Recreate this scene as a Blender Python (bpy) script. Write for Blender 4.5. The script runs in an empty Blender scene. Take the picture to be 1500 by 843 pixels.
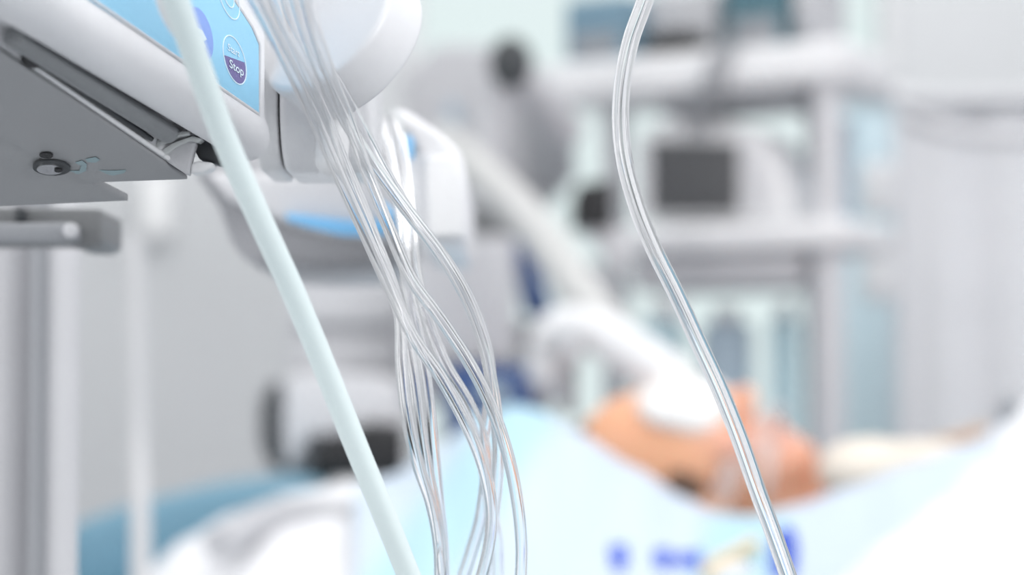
import bpy, bmesh, math, random
from mathutils import Vector, Matrix, Quaternion
random.seed(4)
SC = bpy.context.scene
COL = SC.collection
PI = math.pi

# ------------------------------------------------------------------ camera
F = 3300.0
ZC = 1.0
TH = math.atan(178.5 / F)
fw = Vector((0, math.cos(TH), math.sin(TH)))
up = Vector((0, -math.sin(TH), math.cos(TH)))
CAM = Vector((0, 0, ZC))
def ray(px, py):
    return Vector(((px - 750) / F, 0, 0)) + up * ((421.5 - py) / F) + fw
def at(px, py, Y):
    d = ray(px, py)
    return CAM + d * (Y / d.y)
def on_plane(px, py, p0, n):
    d = ray(px, py)
    return CAM + d * ((p0 - CAM).dot(n) / d.dot(n))
cd = bpy.data.cameras.new('camera')
cam = bpy.data.objects.new('camera', cd); COL.objects.link(cam)
cam.location = CAM
cam.rotation_euler = (PI / 2 + TH, 0, 0)
cd.lens = F / 1500 * 36; cd.sensor_width = 36
cd.clip_start = 0.02
cd.dof.use_dof = True; cd.dof.focus_distance = 0.68; cd.dof.aperture_fstop = 6.5
SC.camera = cam

# ------------------------------------------------------------------ materials
def new_mat(name):
    m = bpy.data.materials.new(name); m.use_nodes = True
    nt = m.node_tree
    return m, nt, nt.nodes['Principled BSDF']
def mat(name, col, rough=0.5, metal=0.0, vary=0.04, scale=30, bump=0.0, **kw):
    m, nt, b = new_mat(name)
    b.inputs['Roughness'].default_value = rough
    b.inputs['Metallic'].default_value = metal
    tc = nt.nodes.new('ShaderNodeTexCoord')
    nz = nt.nodes.new('ShaderNodeTexNoise'); nz.inputs['Scale'].default_value = scale
    nz.inputs['Detail'].default_value = 3
    nt.links.new(tc.outputs['Object'], nz.inputs['Vector'])
    mx = nt.nodes.new('ShaderNodeMix'); mx.data_type = 'RGBA'
    mx.inputs[6].default_value = tuple(max(0, c * (1 - vary)) for c in col) + (1,)
    mx.inputs[7].default_value = tuple(min(1, c * (1 + vary)) for c in col) + (1,)
    nt.links.new(nz.outputs['Fac'], mx.inputs[0])
    nt.links.new(mx.outputs[2], b.inputs['Base Color'])
    if bump:
        bp = nt.nodes.new('ShaderNodeBump'); bp.inputs['Strength'].default_value = bump
        bp.inputs['Distance'].default_value = 0.002
        nt.links.new(nz.outputs['Fac'], bp.inputs['Height'])
        nt.links.new(bp.outputs['Normal'], b.inputs['Normal'])
    for k, v in kw.items():
        b.inputs[k].default_value = v
    return m
def glass(name, col=(1, 1, 1), rough=0.02, ior=1.42, trans=1.0):
    m, nt, b = new_mat(name)
    b.inputs['Base Color'].default_value = col + (1,)
    b.inputs['Transmission Weight'].default_value = trans
    b.inputs['IOR'].default_value = ior
    nz = nt.nodes.new('ShaderNodeTexNoise'); nz.inputs['Scale'].default_value = 60
    mr = nt.nodes.new('ShaderNodeMapRange')
    mr.inputs['To Min'].default_value = rough * 0.6; mr.inputs['To Max'].default_value = rough * 1.4
    tc = nt.nodes.new('ShaderNodeTexCoord')
    nt.links.new(tc.outputs['Object'], nz.inputs['Vector'])
    nt.links.new(nz.outputs['Fac'], mr.inputs['Value'])
    nt.links.new(mr.outputs['Result'], b.inputs['Roughness'])
    return m
M = {}
M['case'] = mat('white_case', (.80, .80, .82), .32, vary=.02)
M['case2'] = mat('pale_case', (.84, .84, .85), .4, vary=.02)
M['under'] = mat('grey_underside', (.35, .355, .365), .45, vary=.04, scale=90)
M['dark'] = mat('dark_plastic', (.05, .055, .06), .5)
M['black'] = mat('black_rubber', (.012, .012, .014), .5)
M['bar'] = mat('grey_translucent_bar', (.24, .25, .26), .35)
M['blue'] = mat('sky_blue_panel', (.34, .68, .92), .4, vary=.02)
M['printw'] = mat('white_print', (.72, .86, .95), .5)
M['printp'] = mat('violet_print', (.19, .16, .36), .5)
M['printb'] = mat('violet_blue_print', (.28, .42, .86), .5)
M['steel'] = mat('brushed_steel', (.55, .56, .58), .3, metal=1.0)
M['alu'] = mat('anodised_aluminium', (.46, .46, .48), .5)
M['grey'] = mat('mid_grey_plastic', (.30, .31, .33), .5)
M['lgrey'] = mat('light_grey_plastic', (.52, .52, .54), .5)
M['pgrey'] = mat('pale_grey_plastic', (.66, .66, .68), .5)
M['white'] = mat('white_enamel', (.83, .83, .84), .4)
M['dgrey'] = mat('dark_grey_metal', (.19, .195, .20), .45)
M['screen'] = mat('dark_grey_screen', (.085, .087, .092), .45)
M['strip'] = mat('bright_blue_strip', (.22, .53, .86), .4)
M['navy'] = mat('navy_fabric', (.05, .10, .27), .8)
M['slate'] = mat('slate_blue_plastic', (.17, .28, .36), .6)
M['teal'] = mat('dark_teal_plastic', (.08, .17, .21), .6)
M['cyan'] = mat('pale_cyan_plastic', (.60, .80, .85), .5)
M['greyblue'] = mat('grey_blue_plastic', (.42, .52, .60), .5)
M['mint'] = mat('mint_silicone', (.77, .865, .865), .38, vary=.02, **{'Subsurface Weight': .25})
M['mint'].node_tree.nodes['Principled BSDF'].inputs['Subsurface Radius'].default_value = (.004, .004, .004)
M['tube'] = glass('clear_pvc', (.99, .99, .99), .0, 1.40, 1)
M['tube2'] = glass('clear_pvc_soft', (.985, .985, .99), .0, 1.33, 1)
M['clear'] = glass('clear_polycarbonate', (.80, .82, .82), .2, 1.3, .35)
M['mattress'] = mat('steel_blue_vinyl', (.17, .33, .43), .5)
M['sheet'] = mat('white_cotton', (.88, .88, .90), .85, bump=.15)
M['gauze'] = mat('white_gauze', (.90, .88, .86), .9, bump=.3, scale=200)
M['beige'] = mat('beige_tape', (.80, .62, .38), .8)
M['inkblue'] = mat('blue_print_ink', (.07, .13, .62), .7)
M['hose'] = mat('off_white_hose', (.58, .58, .59), .5)
M['beigegrey'] = mat('warm_grey_paint', (.60, .60, .59), .5)
M['wall'] = mat('pale_grey_paint', (.68, .69, .70), .8, vary=.03, scale=3)
M['wallw'] = mat('white_paint', (.80, .80, .82), .8, vary=.02, scale=3)
M['floor'] = mat('grey_vinyl_floor', (.42, .44, .46), .4, vary=.08, scale=8)
M['hair'] = mat('dark_brown_hair', (.17, .10, .07), .8, bump=.5, scale=250)
M['curtain'] = mat('white_curtain', (.88, .88, .90), .85)
M['blind'] = mat('pale_blue_blind', (.74, .89, .95), .7)

def skin_mat():
    m, nt, b = new_mat('skin')
    b.inputs['Roughness'].default_value = .5
    b.inputs['Subsurface Weight'].default_value = .15
    b.inputs['Subsurface Radius'].default_value = (.012, .005, .003)
    tc = nt.nodes.new('ShaderNodeTexCoord')
    nz = nt.nodes.new('ShaderNodeTexNoise'); nz.inputs['Scale'].default_value = 7
    nt.links.new(tc.outputs['Object'], nz.inputs['Vector'])
    cr = nt.nodes.new('ShaderNodeValToRGB')
    cr.color_ramp.elements[0].position = .35; cr.color_ramp.elements[0].color = (.84, .43, .25, 1)
    cr.color_ramp.elements[1].position = .65; cr.color_ramp.elements[1].color = (.88, .46, .37, 1)
    nt.links.new(nz.outputs['Fac'], cr.inputs['Fac'])
    nt.links.new(cr.outputs['Color'], b.inputs['Base Color'])
    return m
M['skin'] = skin_mat()
def drape_mat():
    m, nt, b = new_mat('pale_blue_drape')
    b.inputs['Roughness'].default_value = .85
    tc = nt.nodes.new('ShaderNodeTexCoord')
    wv = nt.nodes.new('ShaderNodeTexWave'); wv.bands_direction = 'X'
    mp = nt.nodes.new('ShaderNodeMapping'); mp.inputs['Rotation'].default_value = (0, math.radians(-32), 0)
    wv.inputs['Scale'].default_value = 1.5; wv.inputs['Distortion'].default_value = .8
    nt.links.new(tc.outputs['Object'], mp.inputs['Vector'])
    nt.links.new(mp.outputs['Vector'], wv.inputs['Vector'])
    cr = nt.nodes.new('ShaderNodeValToRGB')
    cr.color_ramp.elements[0].position = .70; cr.color_ramp.elements[0].color = (.61, .70, .80, 1)
    cr.color_ramp.elements[1].position = .95; cr.color_ramp.elements[1].color = (.47, .69, .80, 1)
    nt.links.new(wv.outputs['Fac'], cr.inputs['Fac'])
    nt.links.new(cr.outputs['Color'], b.inputs['Base Color'])
    return m
M['drape'] = drape_mat()
def pane_mat(name, tint):
    m, nt, b = new_mat(name)
    nt.nodes.remove(b)
    out = nt.nodes['Material Output']
    tr = nt.nodes.new('ShaderNodeBsdfTransparent'); tr.inputs['Color'].default_value = tint + (1,)
    gl = nt.nodes.new('ShaderNodeBsdfGlossy'); gl.inputs['Roughness'].default_value = .05
    fr = nt.nodes.new('ShaderNodeFresnel'); fr.inputs['IOR'].default_value = 1.3
    mx = nt.nodes.new('ShaderNodeMixShader')
    nt.links.new(fr.outputs[0], mx.inputs[0]); nt.links.new(tr.outputs[0], mx.inputs[1]); nt.links.new(gl.outputs[0], mx.inputs[2])
    nt.links.new(mx.outputs[0], out.inputs[0])
    return m
M['pane'] = pane_mat('mint_glass', (.81, .86, .855))

# ------------------------------------------------------------------ helpers
def thing(name, label, cat, loc=(0, 0, 0), group=None):
    o = bpy.data.objects.new(name, None); COL.objects.link(o)
    o.location = loc; o.empty_display_size = .02
    return tag(o, label, cat, group)
def tag(o, label, cat, group=None):
    o['label'] = label; o['category'] = cat
    if group: o['group'] = group
    return o
def link_bm(name, bm, m, parent=None, smooth=True, label=None, ang=40):
    me = bpy.data.meshes.new(name)
    bmesh.ops.recalc_face_normals(bm, faces=bm.faces[:])
    bm.to_mesh(me); bm.free()
    me.materials.append(m)
    if smooth:
        for p in me.polygons: p.use_smooth = True
        try: me.set_sharp_from_angle(angle=math.radians(ang))
        except Exception: pass
    o = bpy.data.objects.new(name, me); COL.objects.link(o)
    # origin to the mesh centre
    if parent is not None:
        o.parent = parent
        off = world_loc(parent)
        o.matrix_parent_inverse = Matrix.Translation(-off)
    if label: o['label'] = label
    return o
def world_loc(o):
    # meshes keep their points in world space, so only an Empty carries an offset
    return o.location.copy() if o.type == 'EMPTY' else Vector((0, 0, 0))
def struct(o):
    o['kind'] = 'structure'; return o
def bevel(bm, w, seg=3, ang=30):
    es = [e for e in bm.edges if len(e.link_faces) == 2 and e.calc_face_angle(0) > math.radians(ang)]
    if w > 0 and es:
        bmesh.ops.bevel(bm, geom=es, offset=w, segments=seg, profile=.5, affect='EDGES', clamp_overlap=True)
def box(a, b, bev=.0, bm=None, rz=0, pivot=None):
    """axis aligned box between corners a and b, optionally turned about z round pivot"""
    nb = bmesh.new()
    a, b = Vector(a), Vector(b)
    c = (a + b) / 2; s = Vector([abs(b[i] - a[i]) for i in range(3)])
    bmesh.ops.create_cube(nb, size=1, matrix=Matrix.Translation(c) @ Matrix.Diagonal((s.x, s.y, s.z, 1)))
    bevel(nb, bev)
    if rz:
        p = Vector(pivot) if pivot else c
        bmesh.ops.transform(nb, matrix=Matrix.Translation(p) @ Matrix.Rotation(rz, 4, 'Z') @ Matrix.Translation(-p), verts=nb.verts)
    return merge(bm, nb)
def merge(bm, nb):
    if bm is None: return nb
    me = bpy.data.meshes.new('tmp'); nb.to_mesh(me); nb.free()
    bm.from_mesh(me); bpy.data.meshes.remove(me)
    return bm
def prism(pts, vec, bev=0.0, bm=None, seg=3):
    """polygon of world points thickened along vec"""
    nb = bmesh.new()
    vs = [nb.verts.new(p) for p in pts]
    f = nb.faces.new(vs)
    r = bmesh.ops.extrude_face_region(nb, geom=[f])
    bmesh.ops.translate(nb, vec=Vector(vec), verts=[v for v in r['geom'] if isinstance(v, bmesh.types.BMVert)])
    bmesh.ops.recalc_face_normals(nb, faces=nb.faces[:])
    bevel(nb, bev, seg)
    return merge(bm, nb)
def pprism(pix, Y, thick, bev=0.0, bm=None, seg=3):
    return prism([at(x, y, Y) for x, y in pix], (0, thick, 0), bev, bm, seg)
def pbox(x0, x1, y0, y1, Y, thick, bev=.004, bm=None, rz=0):
    a = at(x0, y1, Y); b = at(x1, y0, Y)
    return box((a.x, Y, a.z), (b.x, Y + thick, b.z), bev, bm, rz)
def catmull(P, n=10):
    P = [Vector(p) for p in P]
    Q = [P[0] * 2 - P[1]] + P + [P[-1] * 2 - P[-2]]
    out = []
    for i in range(1, len(Q) - 2):
        p0, p1, p2, p3 = Q[i - 1:i + 3]
        for k in range(n):
            t = k / n
            out.append(.5 * ((2 * p1) + (p2 - p0) * t + (2 * p0 - 5 * p1 + 4 * p2 - p3) * t * t + (3 * p1 - p0 - 3 * p2 + p3) * t ** 3))
    out.append(P[-1]); return out
def frames(pts):
    T = []
    for i in range(len(pts)):
        a = pts[max(0, i - 1)]; b = pts[min(len(pts) - 1, i + 1)]
        T.append((b - a).normalized())
    n = T[0].orthogonal().normalized(); N = [n]
    for i in range(1, len(pts)):
        n = n - T[i] * n.dot(T[i]); n.normalize(); N.append(n)
    return T, N
def tube(P, r, seg=24, n=10, inner=None, bm=None, smoothpath=True, rfun=None):
    """solid tube, or with inner = a hollow tube with a real wall"""
    pts = catmull(P, n) if smoothpath else [Vector(p) for p in P]
    T, N = frames(pts)
    nb = bmesh.new()
    def shell(rad):
        rings = []
        for i, p in enumerate(pts):
            B = T[i].cross(N[i]); rr = rad * (rfun(i / (len(pts) - 1)) if rfun else 1)
            rings.append([nb.verts.new(p + (N[i] * math.cos(2 * PI * k / seg) + B * math.sin(2 * PI * k / seg)) * rr) for k in range(seg)])
        return rings
    R = shell(r); S = shell(inner) if inner else None
    def skin(rings, flip):
        for i in range(len(rings) - 1):
            for k in range(seg):
                k2 = (k + 1) % seg
                q = (rings[i][k], rings[i][k2], rings[i + 1][k2], rings[i + 1][k])
                nb.faces.new(q[::-1] if flip else q)
    skin(R, False)
    if S:
        skin(S, True)
        for e in (0, -1):
            for k in range(seg):
                k2 = (k + 1) % seg
                nb.faces.new((R[e][k], S[e][k], S[e][k2], R[e][k2]))
    else:
        nb.faces.new(R[0][::-1]); nb.faces.new(R[-1])
    return merge(bm, nb)
def ptube(pix, r, **kw):
    return tube([at(*p) for p in pix], r, **kw)
def cyl(p0, p1, r, r2=None, seg=40, bev=0, bm=None):
    p0, p1 = Vector(p0), Vector(p1); d = p1 - p0
    nb = bmesh.new()
    bmesh.ops.create_cone(nb, cap_ends=True, segments=seg, radius1=r, radius2=r if r2 is None else r2, depth=d.length,
                          matrix=Matrix.Translation((p0 + p1) / 2) @ d.to_track_quat('Z', 'Y').to_matrix().to_4x4())
    bevel(nb, bev, 4)
    return merge(bm, nb)
def ell(c, s, rot=None, bm=None, sub=4):
    nb = bmesh.new()
    m = Matrix.Translation(c) @ (rot.to_4x4() if rot else Matrix()) @ Matrix.Diagonal((s[0], s[1], s[2], 1))
    bmesh.ops.create_icosphere(nb, subdivisions=sub, radius=1, matrix=m)
    return merge(bm, nb)
def remesh(name, bm, voxel, m, parent=None, smooth=8, label=None):
    o = link_bm(name, bm, m, parent)
    r = o.modifiers.new('r', 'REMESH'); r.mode = 'VOXEL'; r.voxel_size = voxel; r.use_smooth_shade = True
    s = o.modifiers.new('s', 'SMOOTH'); s.factor = .5; s.iterations = smooth
    dg = bpy.context.evaluated_depsgraph_get()
    me = bpy.data.meshes.new_from_object(o.evaluated_get(dg))
    o.modifiers.clear(); old = o.data; o.data = me
    if not me.materials: me.materials.append(m)
    for p in me.polygons: p.use_smooth = True
    if label: o['label'] = label
    return o

# ------------------------------------------------------------------ the room
YB = 4.3
XL, XR, YR, H = -1.7, 2.3, -1.6, 2.9
def plainbox(name, a, b, m):
    return struct(link_bm(name, box(a, b), m, smooth=False))
plainbox('floor', (XL, YR, -.1), (XR, YB + .1, 0), M['floor'])
plainbox('wall_left', (XL - .1, YR, 0), (XL, YB, H), M['wall'])
plainbox('wall_right', (XR, YR, 0), (XR + .1, YB, H), M['wallw'])
plainbox('wall_front', (XL, YR - .1, 0), (XR, YR, H), M['wall'])
wl = at(590, 0, YB).x; wr = at(1316, 0, YB).x
wb = .80; wt = 2.35
bm = box((XL, YB, 0), (wl, YB + .12, H))
box((wr, YB, 0), (XR, YB + .12, H), bm=bm)
box((wl, YB, 0), (wr, YB + .12, wb), bm=bm)
box((wl, YB, wt), (wr, YB + .12, H), bm=bm)
struct(link_bm('wall_back', bm, M['wall'], smooth=False))
bm = box((wl, YB + .02, wb), (wl + .03, YB + .1, wt))
box((wr - .03, YB + .02, wb), (wr, YB + .1, wt), bm=bm)
box((wl + .03, YB + .02, wb), (wr - .03, YB + .1, wb + .03), bm=bm)
box((wl + .03, YB + .02, wt - .03), (wr - .03, YB + .1, wt), bm=bm)
box((.30, YB + .02, wb + .03), (.33, YB + .1, wt - .03), bm=bm)
w1 = struct(link_bm('window_1', bm, M['white'], smooth=False))
bm = box((wl + .03, YB + .05, wb + .03), (.30, YB + .056, wt - .03))
box((.33, YB + .05, wb + .03), (wr - .03, YB + .056, wt - .03), bm=bm)
link_bm('pane', bm, M['pane'], w1, smooth=False)

# privacy curtain on the right, hung on a bent ceiling rail
def curtain(name, x0, x1, Y, z0, z1, folds, amp, m, th=.003):
    nb = bmesh.new(); n = folds * 12; rows = 8
    g = []
    for r in range(rows + 1):
        z = z0 + (z1 - z0) * r / rows
        row = []
        for i in range(n + 1):
            t = i / n
            a = amp * (1 - .45 * r / rows)
            y = Y + a * math.sin(t * folds * 2 * PI + .8 * math.sin(t * 9)) + .3 * a * math.sin(t * folds * 5.1 + r * .2)
            row.append(nb.verts.new((x0 + (x1 - x0) * t, y, z)))
        g.append(row)
    for r in range(rows):
        for i in range(n):
            nb.faces.new((g[r][i], g[r][i + 1], g[r + 1][i + 1], g[r + 1][i]))
    bmesh.ops.recalc_face_normals(nb, faces=nb.faces[:])
    bmesh.ops.solidify(nb, geom=nb.faces[:], thickness=th)
    return nb
c0 = at(1318, 640, 3.4); ctop = at(1400, 165, 3.4).z
t = thing('privacy_curtain', 'pale grey white curtain hanging in soft vertical folds at the right edge', 'curtain', (c0.x + .3, 3.4, .15))
link_bm('curtain_cloth', curtain('c', c0.x, 1.5, 3.4, .15, ctop, 9, .020, M['curtain']), M['curtain'], t)
bm = tube([at(1262, 128, 3.36), at(1300, 140, 3.36), at(1360, 147, 3.36), at(1450, 146, 3.36), at(1700, 140, 3.36)], .013)
link_bm('header_tape', box((c0.x + .03, 3.39, ctop - .0), (1.5, 3.41, ctop + .03), .004), M['pgrey'], t)
tag(link_bm('curtain_rail', bm, M['pgrey']), 'pale grey curved rail above the curtain at upper right', 'rail')
bm = tube([at(1330, 168, 3.0), at(1370, 188, 3.0), at(1420, 198, 3.0), at(1500, 200, 3.0), at(1700, 198, 3.0)], .012)
tag(link_bm('supply_rail', bm, M['pgrey']), 'lower pale grey rail crossing in front of the curtain top', 'rail')
# pale blue blind strip between cart and curtain
b0 = at(1238, 680, 3.9); b1 = at(1312, 150, 3.9)
t = thing('window_blind', 'pale blue vertical blind strip between the equipment cart and the curtain', 'blind', (b0.x, 3.9, b0.z))
bm = None
for i in range(3):
    x = b0.x + (b1.x - b0.x) * (i + .5) / 3
    link_bm('slat', box((x - .017, 3.9, b0.z), (x + .014, 3.904, b1.z), .001, rz=.35), M['blind'], t)
link_bm('head_rail', box((b0.x - .01, 3.88, b1.z), (b1.x + .01, 3.93, b1.z + .025), .004), M['white'], t)

# small bright wall lamp upper left
a = at(212, 345, 4.28); b = at(246, 262, 4.28)
t = thing('wall_lamp', 'small upright white lamp on the pale wall below the pump', 'lamp', (a.x, 4.3, a.z))
link_bm('back_plate', box((a.x - .008, 4.275, a.z - .01), (b.x + .008, 4.30, b.z + .01), .004), M['white'], t)
me_, nt_, b_ = new_mat('lamp_glow')
b_.inputs['Base Color'].default_value = (.9, .9, .9, 1)
b_.inputs['Emission Color'].default_value = (1, .99, .97, 1); b_.inputs['Emission Strength'].default_value = .12
link_bm('diffuser', box((a.x, 4.245, a.z), (b.x, 4.275, b.z), .008), me_, t)

# ------------------------------------------------------------------ infusion pump (upper left)
YRt, YLf = .69, .57
def edge(r, l):                      # long edge of the housing: right end point, left near point (extended)
    p = at(r[0], r[1], YRt); q = at(l[0], l[1], YLf)
    return p, q + (q - p) * .25
SECT = [((378, -260), (0, -560)), ((378, 165), (0, -87)), ((383, 178), (6, -73)), ((386, 192), (10, -57)), ((385, 205), (9, -41)), ((379, 218), (2, -26)),
        ((368, 227), (-12, -14)), ((354, 231), (-28, -8)), ((340, 229), (-46, -6)), ((331, 223), (-56, -6)),
        ((329, 205), (-59, -28)), ((283, 203), (-112, -30)), ((278, 250), (-119, -24)), ((275, 257), (-122, -16)),
        ((130, 262), (-400, -14)), ((130, -260), (-400, -560))]
pump = thing('infusion_pump', 'white infusion pump with sky blue key panel seen from below at upper left', 'infusion pump', at(200, 262, .69))
E = [edge(*s) for s in SECT]
bm = bmesh.new()
U17 = (E[1][0] - E[1][1]).normalized() * .004
vr = [bm.verts.new(p + (U17 if i < 10 else Vector())) for i, (p, q) in enumerate(E)]
vl = [bm.verts.new(q) for p, q in E]
for i in range(len(E)):
    j = (i + 1) % len(E)
    bm.faces.new((vr[i], vr[j], vl[j], vl[i]))
bm.faces.new(vr); bm.faces.new(vl[::-1])
hous = link_bm('front_housing', bm, M['case'], pump, ang=50)
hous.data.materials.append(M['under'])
for p in hous.data.polygons:
    # faces from the slot to the rear of the base are the grey base plate
    pass
# base plate: own part, a thin plate lying against the underside
pn = (E[13][0] - E[14][0]).cross(E[13][1] - E[13][0]).normalized()
if pn.z > 0: pn = -pn
P0 = E[13][0]
def under(px, py, off=0.0):
    return on_plane(px, py, P0 + pn * off, pn)
pl = [E[13][0], E[14][0], E[14][1], E[13][1]]
bm = prism([p + pn * .0002 for p in pl], pn * .0012, .0003)
link_bm('base_plate', bm, M['under'], pump, label='grey base plate under the pump')
# rear part of the base reaching further back
D = under(188, 292); 
pts = [under(128, 262), D, under(-60, 303), under(-400, 300), under(-400, 60), under(-130, 124)]
bm = prism([p + pn * .0006 for p in pts], -pn * .0025, .0004)
link_bm('rear_base', bm, M['under'], pump, label='stepped rear part of the grey base')
# recessed translucent bar in the slot
def along(r, l, x):
    p, q = at(r[0], r[1], YRt), at(l[0], l[1], YLf)
    k = (x - 750) / F                  # X = k * depth
    def dep(v): return (v - CAM).dot(fw)
    t = (p.x - k * dep(p)) / ((p.x - q.x) - k * (dep(p) - dep(q)))
    return p + (q - p) * t
BR, BL = (306, 233), (-86, -13)
bm = tube([along(BR, BL, 20), along(BR, BL, 130), along(BR, BL, 246)], .0030, smoothpath=False, seg=32)
ell(along(BR, BL, 246), (.0030, .0030, .0030), bm=bm)
link_bm('syringe_barrel', bm, M['bar'], pump, label='grey translucent bar in the slot')
GR, GL = (287, 248), (-110, -22)
link_bm('gasket', tube([along(GR, GL, x) for x in (40, 140, 222)], .0008, seg=10), M['dark'], pump)
link_bm('slot_plug', ell(along(GR, GL, 50), (.0034, .005, .0024)), M['black'], pump, label='small black plug at the slot end')
GR, GL = (279, 254), (-118, -18)
link_bm('plate_lip', tube([along(GR, GL, x) for x in (50, 140, 272)], .0008, seg=10), M['case2'], pump)
# clear latch pieces at the right end of the slot
bm = pprism([(213, 208), (221, 190), (216, 190), (207, 205)], .672, .006, .0002)
pprism([(216, 214), (232, 205), (262, 193), (277, 192), (277, 197), (263, 199), (238, 210), (222, 222)], .672, .006, .0003, bm=bm)
pprism([(230, 224), (252, 210), (282, 199), (296, 203), (290, 208), (276, 206), (256, 216), (238, 231)], .675, .007, .0003, bm=bm)
link_bm('latch', bm, M['clear'], pump, label='clear plastic latch fins')
bm = pprism([(230, 228), (252, 215), (278, 204), (287, 207), (279, 238), (276, 257)], .678, .006, .0008)
link_bm('latch_block', bm, M['lgrey'], pump)
bm = pprism([(279, 239), (290, 236), (313, 238), (310, 246), (297, 252), (278, 254)], .680, .010, .002)
link_bm('catch', bm, M['case2'], pump)
bm = pprism([(214, 186), (240, 192), (280, 184), (291, 200), (333, 215), (338, 243), (318, 240), (292, 234), (280, 212), (238, 214), (222, 205)], .687, .010, .001)
link_bm('latch_recess', bm, M['dark'], pump)
# screw, hole on the underside
def disc_on(px, py, r, off, h, m, name, parent, seg=32, inner=None):
    c = under(px, py, 0)
    return link_bm(name, cyl(c + pn * off, c + pn * (off + h), r, seg=seg), m, parent)
def ring_on(c, n, r, rr, m, name, parent):
    a = n.orthogonal().normalized(); b = n.cross(a)
    P = [c + (a * math.cos(2 * PI * k / 36) + b * math.sin(2 * PI * k / 36)) * r for k in range(37)]
    return link_bm(name, tube(P, rr, seg=8, smoothpath=False), m, parent)
disc_on(76, 238, .0056, .0014, .0006, M['dark'], 'screw_recess', pump)
sc_ = disc_on(73, 238, .0038, .0019, .0006, M['steel'], 'screw', pump)
disc_on(86, 237.5, .0012, .0026, .0004, M['black'], 'screw_slot', sc_)
disc_on(68, 220.5, .0020, .0014, .0004, M['black'], 'vent_hole', pump)
# faint teal mark moulded beside the screw
bm = None
for poly in ([(110, 238), (120, 235), (127, 240), (126, 250), (114, 255), (102, 250), (116, 250), (119, 243)],
             [(125, 233), (140, 230), (146, 234), (140, 238), (128, 237)],
             [(145, 249), (160, 250), (185, 249), (182, 253), (165, 257), (155, 254)]):
    bm = prism([under(x, y, .0014) for x, y in poly], pn * .00015, 0, bm)
link_bm('printed_mark', bm, mat('faint_teal_print', (.30, .40, .43), .5), pump, label='faint teal mark')

# the blue key panel on the front face
fp0 = E[1][0]; fn = (E[0][0] - E[1][0]).cross(E[1][1] - E[1][0]).normalized()
if fn.x < 0: fn = -fn
def face(px, py, off=.0): return on_plane(px, py, fp0 + fn * off, fn)
poly = [(377.5, 165), (377, 66), (366, 40), (340, 0), (295, -70), (255, -150), (80, -250), (-30, -240), (-30, -107), (130, 0), (255, 84)]
panel = link_bm('key_panel', prism([face(x, y, .00005) for x, y in poly], fn * .0005, .0001), M['blue'], pump, label='sky blue key panel')
link_bm('panel_rim', tube([face(x, y, .0002) for x, y in [(130, -4), (255, 82), (379, 168), (380, 66), (369, 40), (343, 0), (298, -70)]], .0006, seg=8, smoothpath=False), M['pgrey'], pump)
def elp(cx, cy, a, b, rot, n=40, a0=0, a1=2 * PI):
    R = []
    for k in range(n):
        t = a0 + (a1 - a0) * k / (n - 1 if a1 - a0 < 6 else n)
        x, y = a * math.cos(t), b * math.sin(t)
        R.append((cx + x * math.cos(rot) - y * math.sin(rot), cy + x * math.sin(rot) + y * math.cos(rot)))
    return R
def key(cx, cy, a, b, rot, half, words, name='key'):
    k = link_bm(name, tube([face(x, y, .0006) for x, y in elp(cx, cy, a, b, rot)] + [face(*elp(cx, cy, a, b, rot)[0], .0006)], .00022, seg=8, smoothpath=False), M['printw'], panel)
    if half:
        pts = elp(cx, cy, b - 1.2, a - 1.2, rot + PI / 2, 40)
        # lower part, cut by a slanted line
        low = [p for p in elp(cx, cy, a - 1.2, b - 1.2, rot, 60) if (p[1] - cy) - .46 * (p[0] - cx) > -3]
        low.sort(key=lambda p: math.atan2(p[1] - cy - 10, p[0] - cx))
        link_bm('key_half', prism([face(x, y, .0005) for x, y in low], fn * .00008), half, panel)
    return k
def words(txt, p_start, p_end, hpx, m, name='lettering'):
    cu = bpy.data.curves.new('t', 'FONT'); cu.body = txt; cu.extrude = 0; cu.offset = .014
    to = bpy.data.objects.new('t', cu); COL.objects.link(to)
    dg = bpy.context.evaluated_depsgraph_get()
    me = bpy.data.meshes.new_from_object(to.evaluated_get(dg))
    bpy.data.objects.remove(to)
    w = max(v.co.x for v in me.vertices)
    a = face(*p_start, .00075); b = face(*p_end, .00075)
    top = face(p_start[0], p_start[1] - hpx, .00075)
    eu = (b - a) / w; ev = (top - a) / .7
    for v in me.vertices:
        v.co = a + eu * v.co.x + ev * v.co.y
    me.materials.append(m)
    o = bpy.data.objects.new(name, me); COL.objects.link(o)
    o.parent = panel; o.matrix_parent_inverse = Matrix.Translation(-world_loc(panel))
    return o
key(343.5, 88, 14.5, 37, math.radians(-15.5), M['printp'], None)
words('Start', (333.5, 73), (351, 84), 10, M['printw'])
words('Stop', (336, 98), (357, 112), 12, M['printw'])
key(334, -8, 13, 38, math.radians(-17), None, None)
key(334, -8, 6.5, 20, math.radians(-17), None, None, 'key_symbol')
link_bm('key_half', prism([face(x, y, .0005) for x, y in elp(293, 50, 17, 41, math.radians(-14))], fn * .00008), M['printb'], panel, label='round violet blue key')
link_bm('key_symbol', prism([face(x, y, .0007) for x, y in [(284, 38), (296, 44), (303, 58), (298, 60), (302, 70), (290, 62)]], fn * .00008), M['printw'], panel)

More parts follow.
